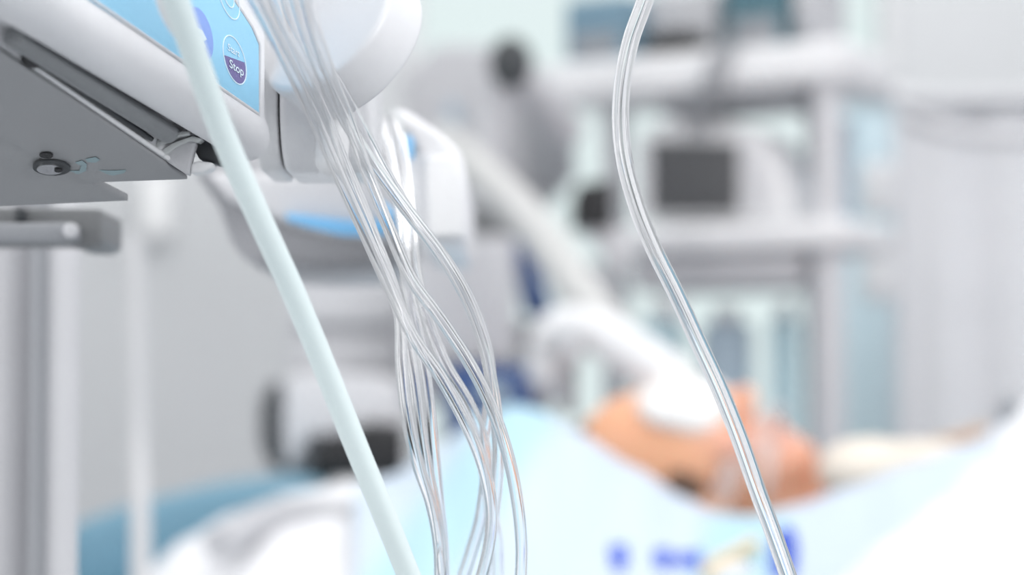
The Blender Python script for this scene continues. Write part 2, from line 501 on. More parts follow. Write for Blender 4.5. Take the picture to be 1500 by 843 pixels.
# right end housing of the pump: bar with rounded underside
def yz_sweep(prof, x0, x1, bev=0):
    nb = bmesh.new()
    A = [nb.verts.new((x0, y, z)) for y, z in prof]; B = [nb.verts.new((x1, y, z)) for y, z in prof]
    for i in range(len(prof)):
        j = (i + 1) % len(prof); nb.faces.new((A[i], A[j], B[j], B[i]))
    nb.faces.new(A[::-1]); nb.faces.new(B)
    bmesh.ops.recalc_face_normals(nb, faces=nb.faces[:])
    if bev: 
        es = [e for e in nb.edges if (e.verts[0].co.x == e.verts[1].co.x)]
        bmesh.ops.bevel(nb, geom=es, offset=bev, segments=4, profile=.5, affect='EDGES', clamp_overlap=True)
    return nb
def zof(py, Y): return at(700, py, Y).z
zb = zof(258, .726)
prof = [(.702, zof(-260, .7))]
r_ = .022
zc_ = zb + r_
for k in range(11):
    a_ = PI + k / 10 * PI / 2
    prof.append((.702 + r_ + r_ * math.cos(a_), zc_ + r_ * .98 * math.sin(a_)))
prof += [(.76, zb + .001), (.76, zof(-260, .7))]
x0 = at(412, 200, .71).x; x1 = at(548, 200, .71).x
link_bm('end_housing', yz_sweep(prof, x0, x1, .0025), M['case'], pump)
x00 = at(382, 200, .70).x
link_bm('end_cap', yz_sweep([(y + .0012, z + .0006) for y, z in prof], x00 - .003, x0 - .0007, .0018), M['case2'], pump)
# lobe beside the lines
bm = tube([at(498, 150, .70), at(488, 205, .70), at(486, 236, .70)], .0052, seg=24)
ell(at(486, 236, .70), (.0052, .0052, .0048), bm=bm)
ell(at(500, 150, .70), (.0052, .0052, .006), bm=bm)
link_bm('line_guide', bm, M['case2'], pump)
# big round clamp head at the end of the pump
c1 = at(474, 30, .692); ax = Vector((.58, .66, -.48)).normalized()
bm = cyl(c1, c1 + ax * .0175, .0262, seg=96, bev=.0022)
knob = link_bm('clamp_head', bm, M['case'], pump, label='large round white clamp head')

# drive column bracket and pole at far left
t = thing('pole_clamp', 'grey metal clamp block under the pump at the left edge', 'clamp', at(60, 362, .86))
link_bm('clamp_body', pprism([(-120, 303), (148, 306), (149, 352), (138, 362), (100, 361), (96, 352), (-120, 352)], .84, .045, .0015), M['dgrey'], t)
link_bm('jaw', pprism([(-120, 326), (96, 326), (112, 328), (114, 352), (98, 356), (-120, 354)], .832, .010, .0015), M['grey'], t)
link_bm('jaw_bolt', cyl(at(104, 338, .825), at(104, 338, .834), .0028, bev=.0008), M['pgrey'], t)
link_bm('block', pbox(20, 34, 304, 324, .834, .01, .001), M['dark'], t)
bm = None
t = thing('pump_stand', 'tall grey aluminium stand column at the left edge under the clamp', 'stand', at(50, 843, 1.0) - Vector((0, 0, at(50, 843, 1.0).z)))
def column(xt, xb, r, Y, m, name, flat=False):
    a = at(xt, 362, Y); b = at(xb, 843, Y)
    d = (b - a); k = (0.06 - a.z) / d.z
    lo = a + d * k; hi = a - d * .55
    return link_bm(name, cyl(lo, hi, r, seg=40), m, t)
column(84, 80, .0098, .985, M['pgrey'], 'column')
column(32, 22, .0145, 1.0, M['alu'], 'column')
column(58, 54, .004, .975, M['grey'], 'cable')
column(-30, -36, .012, 1.0, M['grey'], 'column')
bm = cyl((-.22, 1.0, .03), (-.22, 1.0, .06), .16, bev=.01)
link_bm('foot', bm, M['grey'], t)
link_bm('cross_bar', box((at(30, 200, 1.0).x, 1.125, at(30, 215, 1.12).z), (at(600, 200, 1.12).x, 1.145, at(30, 185, 1.12).z), .003), M['grey'], t)

# second pump below, blurred
t = thing('feeding_pump', 'grey round bottomed pump with a blue strip below the white pump', 'pump', at(440, 400, 1.02))
bm = pprism([(330, 160), (282, 250), (318, 300), (336, 350), (360, 385), (400, 400), (470, 404), (560, 400), (600, 380), (600, 250), (540, 160)], 1.02, .10, .006, seg=4)
link_bm('body', bm, M['lgrey'], t)
bm = pprism([(300, 252), (330, 290), (395, 318), (470, 342), (575, 355), (588, 330), (600, 252)], .995, .024, .004)
link_bm('cover', bm, M['pgrey'], t)
bm = pprism([(418, 312), (470, 318), (530, 326), (578, 318), (578, 340), (545, 347), (500, 345), (450, 333), (420, 323)], .99, .004, .001)
link_bm('blue_strip', bm, M['strip'], t, label='bright blue strip')
link_bm('lower_band', pprism([(372, 378), (470, 388), (585, 380), (580, 392), (470, 400), (390, 395)], 1.012, .007, .002), M['grey'], t)
# white bracket box to the right
t = thing('syringe_driver', 'white angular device hanging behind the twisted clear lines', 'syringe driver', at(640, 355, .93))
link_bm('body', pprism([(556, 158), (588, 156), (640, 190), (676, 222), (684, 256), (684, 352), (622, 356), (600, 340), (598, 262), (585, 200)], .93, .19, .005), M['case'], t)
link_bm('front_plate', pprism([(622, 226), (668, 228), (676, 262), (676, 346), (628, 348)], .924, .007, .002), M['white'], t)
link_bm('side_recess', pprism([(588, 178), (604, 186), (618, 210), (616, 226), (600, 214), (586, 196)], .925, .006, .001), M['lgrey'], t)
link_bm('blue_clip', pprism([(592, 196), (606, 200), (606, 232), (596, 240), (590, 222)], .922, .004, .002), M['strip'], t, label='small blue clip')
link_bm('blue_clip', pprism([(545, 195), (560, 192), (556, 215), (540, 212)], .925, .004, .002), M['slate'], t)
link_bm('blue_clip', pprism([(554, 290), (574, 305), (580, 322), (562, 322)], .925, .004, .002), M['strip'], t)

# ------------------------------------------------------------------ foreground tubes
t = thing('feeding_tube', 'opaque mint white tube running diagonally down across the left half', 'tube', at(600, 860, .665))
MT = [(190, -280, .54), (230, -90, .555), (258, 0, .565), (292, 100, .58), (328, 200, .595), (380, 320, .61), (430, 430, .625), (476, 540, .637), (520, 650, .647), (560, 748, .655), (606, 862, .665), (640, 950, .67), (700, 1130, .68)]
bm = ptube(MT, .00345, seg=40, n=12)
link_bm('tube_wall', bm, M['mint'], t)
bm = ptube([(222, -90, .558), (240, -20, .566), (250, 20, .572), (268, 60, .58)], .0030, seg=24, rfun=lambda s: 1 - .55 * s ** 3)
link_bm('side_sleeve', bm, M['case2'], t, label='white sleeve joined to the tube')

t = thing('infusion_tube', 'single clear infusion tube curving down right of centre in sharp focus', 'tube', at(1160, 860, .68))
IT = [(1010, -260, .68), (962, -60, .68), (945, 0, .68), (924, 60, .68), (912, 120, .68), (909, 180, .68), (916, 240, .68), (934, 305, .68), (958, 365, .68), (990, 430, .68), (1022, 500, .68), (1052, 565, .68), (1082, 640, .68), (1110, 720, .68), (1134, 785, .68), (1160, 860, .68), (1190, 950, .68), (1230, 1130, .68)]
bm = ptube(IT, .00262, seg=48, n=12, inner=.00120)
link_bm('tube_wall', bm, M['tube'], t)

LN = {
 'A': [(352, -40, .63), (395, 40, .64), (428, 105, .65), (463, 180, .66), (500, 265, .668), (536, 345, .674), (572, 425, .678), (606, 495, .68), (645, 552, .682), (683, 622, .685), (708, 684, .69), (720, 745, .70), (716, 802, .71), (700, 865, .72)],
 'B': [(372, -40, .64), (408, 40, .65), (452, 120, .66), (484, 190, .668), (512, 265, .674), (546, 345, .68), (572, 410, .684), (586, 465, .686), (588, 535, .684), (596, 610, .684), (612, 680, .688), (632, 740, .70), (643, 800, .71), (645, 865, .72)],
 'C': [(425, -40, .65), (443, 30, .655), (468, 100, .66), (502, 170, .665), (543, 235, .67), (592, 303, .674), (642, 368, .678), (682, 435, .682), (707, 500, .688), (720, 560, .695), (727, 610, .705), (730, 680, .72), (722, 760, .74), (705, 865, .76)],
 'D': [(442, -40, .64), (460, 40, .65), (484, 110, .655), (512, 180, .66), (537, 250, .664), (570, 335, .668), (602, 408, .671), (647, 470, .674), (689, 535, .677), (719, 595, .68), (742, 660, .685), (757, 730, .69), (764, 800, .70), (762, 865, .71)],
 'E': [(398, -40, .66), (428, 50, .665), (458, 125, .67), (487, 200, .676), (526, 290, .682), (556, 370, .688), (578, 430, .692), (594, 480, .692), (605, 550, .692), (614, 620, .694), (626, 690, .70), (640, 760, .71), (652, 865, .72)],
 'F': [(552, 168, .926), (557, 166, .88), (566, 200, .84), (577, 260, .80), (588, 320, .76), (592, 370, .73), (598, 430, .71), (614, 500, .70), (625, 570, .70), (632, 640, .705), (640, 720, .72), (648, 800, .74), (650, 865, .75)],
 'G': [(570, 168, .926), (575, 166, .88), (586, 200, .84), (597, 270, .80), (603, 330, .76), (607, 390, .73), (622, 455, .715), (650, 530, .71), (690, 600, .715), (712, 670, .73), (706, 750, .75), (690, 810, .77), (672, 865, .78)],
 'H': [(410, -40, .67), (432, 30, .675), (486, 110, .68), (531, 190, .684), (562, 250, .688), (604, 318, .692), (650, 377, .695), (686, 436, .70), (708, 492, .706), (718, 548, .714), (715, 605, .725), (708, 660, .738), (714, 720, .75), (728, 790, .77), (730, 865, .78)],
}
LL = {
 'A': 'clear line leaving the bundle at mid height and bowing out below the knot',
 'B': 'leftmost clear line of the bundle, bowing to the left below the crossing',
 'C': 'clear line forming the outermost right curve of the bundle above the sheet',
 'D': 'sharp clear line with a dark streak crossing the bundle and ending furthest right',
 'E': 'clear line running down the middle of the left strand just inside the leftmost line',
 'F': 'soft clear line dropping straight from the white device, left of its pair',
 'G': 'soft clear line dropping from the white device, right of its pair',
 'H': 'soft clear line behind the outer right curve of the bundle',
}
for k, pts in LN.items():
    r = .00195 if k not in 'FG' else .0021
    if k not in 'FG':
        pts = [(x, y, d - max(0, (200 - y) / 240) * .055) for x, y, d in pts]
    e = [2 * b - a for a, b in zip(pts[-2], pts[-1])]; f = [4 * b - 3 * a for a, b in zip(pts[-2], pts[-1])]
    pts = pts + [(e[0], e[1], pts[-1][2] + .01), (f[0], f[1], pts[-1][2] + .02)]
    if k not in 'FG':
        e = [2.6 * a - 1.6 * b for a, b in zip(pts[0], pts[1])]
        pts = [(e[0], e[1], pts[0][2] - .01)] + pts
    o = ptube(pts, r, seg=48, n=10, inner=r * .76)
    o = link_bm('infusion_line', o, M['tube'] if k in 'ABCDE' else M['tube2'])
    tag(o, LL[k], 'tube', 'clear infusion lines twisted together')

# thin pale hose at left background
bm = ptube([(196, 345, 1.75), (200, 500, 1.75), (203, 650, 1.75), (206, 760, 1.72), (206, 900, 1.70)], .0075, seg=20)
tag(link_bm('drip_hose', bm, M['hose']), 'thin pale vertical hose at left in front of the blue cushion', 'hose')

# ------------------------------------------------------------------ bed
t = thing('hospital_bed', 'hospital bed with steel blue mattress at the bottom of the view', 'bed', (.3, 2.1, 0))
link_bm('mattress', box((-.62, 1.70, .68), (1.9, 2.63, .80), .03), M['mattress'], t)
link_bm('bed_base', box((-.60, 1.74, .56), (1.9, 2.60, .68), .01), M['pgrey'], t)
for x in (-.5, 1.6):
    for y in (1.82, 2.5):
        link_bm('leg', cyl((x, y, .07), (x, y, .56), .02), M['alu'], t)
        link_bm('caster', cyl((x - .015, y, .05), (x + .015, y, .05), .05, bev=.006), M['grey'], t)
# steel blue positioning cushion
bm = pprism([(96, 772), (180, 742), (300, 712), (410, 698), (470, 706), (480, 760), (360, 790), (240, 885), (120, 885), (95, 880)], 2.30, .16, .02, seg=5)
tag(link_bm('positioning_cushion', bm, M['mattress']), 'steel blue vinyl cushion lying on the bed at lower left', 'cushion')

# a surface hung from a ridge line: columns in px, front hem low and near, ridge further back, falling behind
def interp(P, x):
    if x <= P[0][0]: return P[0][1]
    for (a, b), (c, d) in zip(P, P[1:]):
        if x <= c:
            s = (x - a) / (c - a); s = s * s * (3 - 2 * s) * .5 + s * .5
            return b + (d - b) * s
    return P[-1][1]
def ridge_cloth(name, ridge, y0, Yf, Yr, Yb, zback, n=90, rows=26, wr=3.0, th=.004, seed=0, round_=.55):
    nb = bmesh.new(); g = []
    xs = [ridge[0][0] + (ridge[-1][0] - ridge[0][0]) * i / n for i in range(n + 1)]
    for r in range(rows + 1):
        row = []
        s = r / rows
        for i, px in enumerate(xs):
            ry = interp(ridge, px)
            if s <= .7:
                q = s / .7
                Y = Yf + (Yr - Yf) * q
                e = 1 - (1 - q) ** (1 + round_)
                pf = at(px, y0, Yf); pr = at(px, ry, Yr)
                z = pf.z + (pr.z - pf.z) * e
                X = pf.x + (pr.x - pf.x) * q
                w = wr * .001 * (math.sin(px * .031 + q * 5 + seed) + .6 * math.sin(px * .067 - q * 7 + seed)) * (1 - q) 
                row.append(nb.verts.new((X, Y, z + w)))
            else:
                q = (s - .7) / .3
                pr = at(px, ry, Yr)
                z = pr.z + (zback - pr.z) * (1 - math.cos(q * PI / 2))
                row.append(nb.verts.new((pr.x, Yr + (Yb - Yr) * math.sin(q * PI / 2), z)))
        g.append(row)
    for r in range(rows):
        for i in range(n):
            nb.faces.new((g[r][i], g[r][i + 1], g[r + 1][i + 1], g[r + 1][i]))
    bmesh.ops.recalc_face_normals(nb, faces=nb.faces[:])
    bmesh.ops.solidify(nb, geom=nb.faces[:], thickness=th)
    return nb
RD = [(520, 712), (570, 698), (640, 655), (700, 612), (750, 592), (790, 600), (840, 630), (930, 684), (1000, 728), (1050, 752), (1100, 756), (1160, 742), (1250, 712), (1330, 682), (1420, 650), (1480, 616), (1540, 596), (1640, 590)]
bm = ridge_cloth('d', RD, 1010, 1.60, 1.93, 1.985, .806, n=140)
drape = tag(link_bm('surgical_drape', bm, M['drape']), 'pale blue drape dipping in a wide V before the patient head', 'drape')
# printed blue marks on the drape
bpy.context.view_layer.update()
def drape_pt(px, py):
    d = ray(px, py).normalized()
    ok, loc, nor, idx = drape.ray_cast(CAM, d)
    return loc if ok else at(px, py, 1.7)
def mark(poly, name='printed_mark'):
    pts = [drape_pt(x, y) + Vector((0, -.0025, .001)) for x, y in poly]
    n = (pts[1] - pts[0]).cross(pts[2] - pts[0]).normalized()
    return link_bm(name, prism(pts, n * .0006), M['inkblue'], drape, label='blue printed mark')
mark([(893, 800), (917, 798), (921, 822), (912, 838), (897, 834)])
mark([(958, 806), (982, 804), (986, 822), (978, 836), (960, 832)])
mark([(990, 812), (1026, 808), (1028, 832), (992, 834)])

# white sheet at right, white pillow at left
RW = [(1180, 905), (1230, 850), (1300, 790), (1380, 730), (1440, 672), (1480, 615), (1520, 570), (1580, 560), (1680, 560)]
bm = ridge_cloth('w', RW, 1040, 1.42, 1.60, 1.66, .80, n=60, seed=2)
tag(link_bm('bed_sheet', bm, M['sheet']), 'plain white sheet heaped at the lower right corner', 'sheet')
PW = [(150, 900), (210, 840), (270, 790), (340, 752), (430, 722), (520, 704), (570, 700), (620, 712), (680, 760), (720, 840)]
bm = ridge_cloth('p', PW, 1010, 1.62, 2.05, 2.20, .806, n=60, seed=5, wr=5, round_=.9)
tag(link_bm('pillow', bm, M['sheet']), 'plump white pillow at lower left of centre behind the mint tube', 'pillow')
bm = ptube([(320, 800, 1.80), (370, 768, 1.86), (430, 752, 1.9), (500, 760, 1.9), (560, 782, 1.86)], .014, seg=20)  # grey roll standing in for the shadow in the pillow crease
tag(link_bm('pillow_crease_shade', bm, M['lgrey']), 'grey roll added as the shaded crease across the white pillow', 'tube')
# beige tie and blue clip in front of the head
bm = ptube([(1032, 850, 1.74), (1050, 826, 1.76), (1075, 812, 1.78), (1105, 796, 1.80)], .0055, seg=20)
tag(link_bm('beige_tie', bm, M['beige']), 'beige rolled tie lying on the drape beneath the head', 'tie')
bm = pprism([(1132, 800), (1150, 770), (1166, 776), (1172, 812), (1166, 850), (1130, 850)], 1.66, .02, .004)
tag(link_bm('hose_clip', bm, M['inkblue']), 'dark blue clip low behind the single clear tube', 'clip')
bm = pprism([(1040, 855), (1060, 828), (1096, 822), (1112, 850)], 1.68, .02, .006)
tag(link_bm('gauze_pad', bm, M['gauze']), 'small cream pad below the beige tie', 'pad')

# ------------------------------------------------------------------ the patient
HY = 2.12
crown = at(838, 615, HY); chin = at(1196, 672, HY)
Lx = (chin - crown).normalized()
roll = math.radians(22)
U0 = Vector((0, 0, 1)); U0 = (U0 - Lx * U0.dot(Lx)).normalized()
S0 = Lx.cross(U0)          # points to the camera side (-Y) or away
if S0.y > 0: S0 = -S0
Uf = (U0 * math.cos(roll) + S0 * math.sin(roll)).normalized()
Sf = (S0 * math.cos(roll) - U0 * math.sin(roll)).normalized()
rotm = Matrix((Lx, Uf, Sf)).transposed()
Hc = at(838, 640, HY)
def hp(l, u, s): return Hc + Lx * l + Uf * u + Sf * s
hb = None
def E_(l, u, s, rl, ru, rs, bm): return ell(hp(l, u, s), (rl, ru, rs), rotm, bm, 4)
hb = E_(.098, -.028, 0, .098, .088, .076, None)       # cranium
E_(.075, -.012, 0, .070, .066, .066, hb)              # forehead
E_(.150, -.010, 0, .062, .056, .058, hb)              # mid face
E_(.192, .000, 0, .036, .040, .040, hb)               # jaw / mouth
E_(.214, .012, 0, .018, .020, .022, hb)               # chin
E_(.092, .048, 0, .016, .012, .045, hb)               # brow
E_(.137, .056, 0, .026, .016, .010, hb)               # nose bridge
E_(.153, .062, 0, .012, .017, .014, hb)               # nose tip
for s in (-1, 1):
    E_(.112, .040, s * .031, .013, .012, .015, hb)    # closed eye
    E_(.142, .028, s * .040, .024, .020, .020, hb)    # cheek
    E_(.155, .054, s * .011, .008, .009, .008, hb)    # nostril
    E_(.128, -.030, s * .077, .030, .018, .007, hb)   # ear
    E_(.120, -.034, s * .082, .018, .013, .005, hb)
E_(.178, .046, 0, .006, .008, .022, hb)               # upper lip
E_(.188, .044, 0, .006, .008, .019, hb)               # lower lip
neck0 = hp(.165, -.040, 0); neck1 = hp(.285, -.060, 0)
tube([neck0, neck0.lerp(neck1, .5), neck1], .056, bm=hb, seg=32)
# shoulders, chest and upper arms under the drape
chest = Vector((neck1.x + .17, HY + .08, .870))
ell(chest, (.22, .17, .062), bm=hb)
tube([Vector((neck1.x + .03, HY - .07, .862)), Vector((neck1.x + .04, HY + .06, .885)), Vector((neck1.x + .03, HY + .24, .862))], .050, bm=hb)
tube([Vector((neck1.x + .03, HY - .07, .856)), Vector((neck1.x + .2, HY - .08, .85)), Vector((neck1.x + .36, HY - .08, .848))], .038, bm=hb)
tube([Vector((neck1.x + .03, HY + .24, .856)), Vector((neck1.x + .2, HY + .28, .85)), Vector((neck1.x + .36, HY + .28, .848))], .038, bm=hb)
ell(chest + Vector((.36, 0, 0)), (.30, .16, .06), bm=hb)
person = thing('person', 'person lying on the back with gauze over the eyes and tape on the cheek', 'person', (Hc.x, HY, .85))
remesh('body', hb, .0045, M['skin'], person, smooth=7)
hpb = ell((Hc.x + .07, HY + .04, .820), (.17, .14, .020), sub=5)
bmesh.ops.transform(hpb, matrix=Matrix(), verts=hpb.verts)
tag(link_bm('head_pillow', hpb, M['sheet']), 'thin white pillow under the patient head behind the drape', 'pillow')
# short dark hair round the crown
hbm = ell(hp(.096, -.030, 0), (.101, .090, .079), rotm, None, 5)
kill = []
for v in hbm.verts:
    q = v.co - Hc; l, u = q.dot(Lx), q.dot(Uf)
    if l > .012 and not (.088 < l + .3 * u < .128 and u < .014): kill.append(v)  # keeps the crown edge and a dark patch behind the ear
bmesh.ops.delete(hbm, geom=kill, context='VERTS')
bmesh.ops.solidify(hbm, geom=hbm.faces[:], thickness=.004)
link_bm('hair', hbm, M['hair'], person, label='sparse dark hair at crown, dark brown patch behind ear')
# gauze over the eyes
gb = ell(hp(.100, .047, .0), (.040, .020, .052), rotm, None, 4)
ell(hp(.082, .052, .02), (.030, .018, .035), rotm, gb)
ell(hp(.118, .052, -.01), (.028, .018, .04), rotm, gb)
tag(remesh('gauze_dressing', gb, .004, M['gauze'], None, 5), 'thick white gauze laid over the eyes of the patient', 'dressing')
# tapes
def tape(pts, w, name, m, parent=None):
    nb = tube(pts, w, seg=16)
    return link_bm(name, nb, m, parent)
t = thing('breathing_tube', 'translucent breathing tube leaving the mouth towards the drape', 'tube', at(1060, 750, 2.0))
link_bm('tube_wall', tube([hp(.182, .052, .01), hp(.180, .075, .04), hp(.165, .07, .075), hp(.150, .02, .100), at(1062, 738, 1.99), at(1035, 775, 1.95)], .0065, inner=.004, seg=24), M['tube2'], t)
def strap(P, wdir, w, th, m, name, lab):
    pts = catmull(P, 8); nb = bmesh.new(); A = []; 
    for p in pts:
        A.append((nb.verts.new(p - wdir * w), nb.verts.new(p + wdir * w)))
    for a, b in zip(A, A[1:]): nb.faces.new((a[0], a[1], b[1], b[0]))
    bmesh.ops.recalc_face_normals(nb, faces=nb.faces[:])
    bmesh.ops.solidify(nb, geom=nb.faces[:], thickness=th)
    o = link_bm(name, nb, m); tag(o, lab, 'tape'); return o
sk = mat('pale_pink_tape', (.80, .62, .56), .7)
def headsurf(l, ang, off=.003):
    """point on the near side of the face at station l, ang from face-up towards the camera"""
    ru = .058 if l < .17 else .046; rs = .062 if l < .17 else .046
    return hp(l, -.008 + (ru + off) * math.cos(ang), (rs + off) * math.sin(ang))
strap([headsurf(.178, a * .30, .004) for a in range(0, 7)], Lx, .009, .001, sk, 'cheek_tape', 'pale tape strip across the mouth and near cheek')
strap([headsurf(.150, a * .30 + .7, .006) + Lx * (-a * .004) for a in range(0, 5)], Lx, .008, .001, sk, 'cheek_tape', 'short pale tape strip low on the cheek toward the ear')

# cream pillow / gown behind the shoulder
bm = ell(at(1275, 690, 2.05), (.050, .05, .030)); ell(at(1345, 680, 2.1), (.06, .05, .022), bm=bm)
tag(remesh('gown', bm, .005, mat('cream_cotton', (.86, .78, .68), .85), None, 4), 'cream cloth bunched at the shoulder beside the face', 'gown')
bm = ptube([(1290, 676, 2.2), (1350, 668, 2.2), (1400, 655, 2.2), (1450, 640, 2.2)], .013)
tag(link_bm('rolled_cloth', bm, mat('tan_cloth', (.50, .36, .26), .8)), 'tan rolled cloth along the far edge of the drape at right', 'cloth')
bm = ell(at(1478, 606, 2.0), (.010, .01, .016))
tag(link_bm('rail_fitting', bm, M['grey']), 'small grey rail fitting just above the white sheet at right', 'knob')

# ------------------------------------------------------------------ ventilator arm and hose
t = thing('ventilator_arm', 'pale grey jointed ventilator arm slanting down toward the patient head', 'ventilator arm', at(690, 250, 2.6))
bm = tube([at(640, 200, 2.62), at(700, 250, 2.6), at(780, 330, 2.5), at(850, 430, 2.42), at(905, 500, 2.36)], .023)
link_bm('arm', bm, M['beigegrey'], t)
link_bm('arm', tube([at(700, 300, 2.7), at(720, 180, 2.7), at(745, 96, 2.68)], .020), M['pgrey'], t)
link_bm('knuckle', ell(at(748, 92, 2.64), (.026, .02, .032)), M['dark'], t, label='dark joint knob')
link_bm('arm', tube([at(750, 110, 2.7), at(800, 150, 2.72), at(835, 200, 2.75)], .022), M['lgrey'], t)
t = thing('breathing_hose', 'white corrugated breathing hose arching down to the patient head', 'hose', at(960, 540, 2.2))
P = [at(x, y, Y) for x, y, Y in [(800, 560, 2.34), (806, 505, 2.34), (830, 482, 2.32), (880, 490, 2.28), (930, 520, 2.22), (985, 556, 2.13)]]
pts = catmull(P, 16)
link_bm('hose', tube(pts, .0215, smoothpath=False, seg=24, rfun=lambda s: 1 + .10 * math.sin(s * 200)), M['white'], t)
link_bm('connector', cyl(at(970, 548, 2.15), at(1000, 566, 2.12), .019, .016, bev=.002), M['gauze'], t)
# grey holder in front of the hose
t = thing('hose_holder', 'grey upright hose holder left of the patient crown', 'holder', at(838, 600, 2.3))
link_bm('post', pbox(824, 846, 505, 610, 2.26, .02, .004), M['grey'], t)
link_bm('clip', cyl(at(822, 520, 2.25), at(850, 520, 2.25), .012, bev=.003), M['lgrey'], t)

# grey instrument block behind arm (upper centre left)
t = thing('gas_blender', 'grey wall instrument behind the ventilator arm joint', 'instrument', at(680, 300, 3.0))
link_bm('housing', pprism([(590, 110), (640, 62), (745, 66), (830, 120), (846, 250), (800, 300), (690, 320), (600, 260)], 3.18, .10, .01), M['lgrey'], t)
link_bm('vent_panel', pprism([(770, 132), (826, 124), (840, 200), (816, 280), (776, 270)], 3.165, .012, .004), M['grey'], t, label='dark grey panel')
link_bm('side_panel', pprism([(676, 262), (748, 285), (775, 348), (676, 348)], 3.10, .07, .006), M['dgrey'], t)
link_bm('blue_tag', pbox(654, 672, 150, 200, 3.165, .01, .003), M['greyblue'], t)
# black camera-like block
bm = pprism([(848, 268), (899, 262), (899, 332), (838, 335), (838, 292)], 2.66, .05, .004)
t = thing('black_sensor', 'small black square unit left of the monitor on the cart', 'sensor', at(868, 330, 2.66))
link_bm('case', bm, M['black'], t)
link_bm('mount', pprism([(836, 330), (900, 328), (930, 395), (905, 400), (870, 350)], 2.68, .03, .004), M['pgrey'], t)
link_bm('strut', tube([at(862, 395, 2.66), at(890, 450, 2.62), at(915, 500, 2.6)], .012), M['grey'], t)

# light grey box, navy bag, wheel etc. (centre left background)
t = thing('suction_unit', 'light grey square cabinet behind the twisted clear lines', 'cabinet', at(680, 530, 2.75))
link_bm('case', pbox(596, 756, 345, 532, 2.7, .16, .012), M['pgrey'], t)
link_bm('base', pbox(600, 770, 534, 552, 2.7, .16, .004), M['grey'], t)
t = thing('compressor', 'mid grey cabinet left of the light grey cabinet', 'cabinet', at(500, 540, 2.9))
link_bm('case', pbox(420, 590, 402, 548, 2.86, .2, .012), M['pgrey'], t)
link_bm('front_ridge', pbox(432, 580, 470, 484, 2.85, .02, .004), M['grey'], t)
t = thing('side_table', 'pale grey side table carrying the two cabinets behind the bed', 'table', (at(600, 560, 2.9).x, 2.9, 0))
ta = at(395, 556, 2.72); tb = at(815, 556, 3.1)
link_bm('table_top', box((ta.x, 2.66, 1.008), (tb.x, 3.12, 1.0365), .005), M['lgrey'], t)
for x in (ta.x + .03, tb.x - .03):
    for y in (2.70, 3.08):
        link_bm('leg', cyl((x, y, 0), (x, y, 1.008), .014), M['alu'], t)
t = thing('storage_case', 'navy blue case behind the peak of the pale drape', 'case', at(720, 640, 2.6))
link_bm('case', pbox(650, 780, 536, 858, 2.49, .12, .012), M['navy'], t)
link_bm('front_label', pbox(700, 745, 560, 590, 2.484, .008, .002), M['greyblue'], t)
bm = pprism([(752, 350), (775, 352), (806, 440), (812, 462), (768, 462), (760, 420)], 2.8, .06, .008)
tag(link_bm('hanging_bag', bm, M['navy']), 'narrow slate navy bag hanging between light cabinet and slanting arm', 'bag')
bm = pbox(757, 800, 470, 560, 2.85, .06, .006)
tag(link_bm('upright_panel', bm, M['lgrey']), 'grey upright panel right of the light cabinet', 'panel')
# round device: grey bezel with black opening
t = thing('blood_warmer', 'round grey device with a black opening on the bed head at lower left', 'device', at(480, 700, 2.45))
c = at(482, 622, 2.42)
link_bm('rim', cyl(c, c + Vector((-.02, .08, 0)), .060, bev=.010, seg=64), M['grey'], t)
link_bm('face', pprism([(412, 560), (440, 545), (500, 548), (560, 548), (590, 570), (590, 628), (540, 622), (500, 640), (452, 640), (430, 690), (412, 680)], 2.40, .03, .008), M['pgrey'], t)
link_bm('opening', pprism([(456, 646), (505, 640), (545, 620), (592, 625), (592, 700), (456, 700)], 2.385, .03, .008), M['black'], t, label='black opening')
link_bm('band', pprism([(380, 590), (400, 556), (410, 560), (404, 620), (418, 690), (396, 690), (380, 650)], 2.395, .03, .006), M['dark'], t)

# ------------------------------------------------------------------ equipment cart with monitor
pR = at(1206, 600, 2.77); pL = at(826, 600, 2.95)
rz = math.atan2(pR.y - pL.y, pR.x - pL.x)
ex = Vector((math.cos(rz), math.sin(rz), 0)); ey = Vector((-math.sin(rz), math.cos(rz), 0))
Lc = (pR - pL).length
O = Vector((pL.x, pL.y, 0))
def cb(x0, x1, y0, y1, z0, z1, bev=.004, bm=None):
    nb = box((x0, y0, z0), (x1, y1, z1), bev)
    bmesh.ops.transform(nb, matrix=Matrix.Translation(O) @ Matrix.Rotation(rz, 4, 'Z'), verts=nb.verts)
    return merge(bm, nb)
cart = thing('equipment_cart', 'white equipment cart with two shelves and round posts right of centre', 'cart', O)
zt = at(1206, 90, 2.77).z; zl = at(1206, 345, 2.77).z
for x, y in ((Lc - .0, .02), (Lc - .065, .15), (.0, .15)):
    p = O + ex * x + ey * y
    link_bm('post', cyl((p.x, p.y, .08), (p.x, p.y, zt + .02), .0185), M['pgrey'], cart)
    link_bm('caster', cyl((p.x - .012, p.y, .04), (p.x + .012, p.y, .04), .04, bev=.004), M['grey'], cart)
link_bm('shelf', cb(-.02, Lc + .035, -.015, .17, zt - .028, zt + .026, .012), M['white'], cart)
link_bm('shelf', cb(.08, Lc + .035, -.015, .17, zl - .017, zl + .020, .010), M['white'], cart)
link_bm('shelf', cb(-.02, Lc + .035, -.015, .17, .70, .73, .008), M['white'], cart)
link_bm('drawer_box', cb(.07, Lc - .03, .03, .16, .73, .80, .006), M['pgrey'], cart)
link_bm('lower_shelf_shade', cb(.10, Lc - .03, .0, .15, zl - .062, zl - .0175, .006), M['lgrey'], cart)  # grey box added to act as the shadow under the lower shelf
link_bm('rear_panel', cb(Lc - .065, Lc - .005, .125, .135, zl + .03, zt - .06, .004), M['greyblue'], cart, label='grey blue rear panel beside the post')
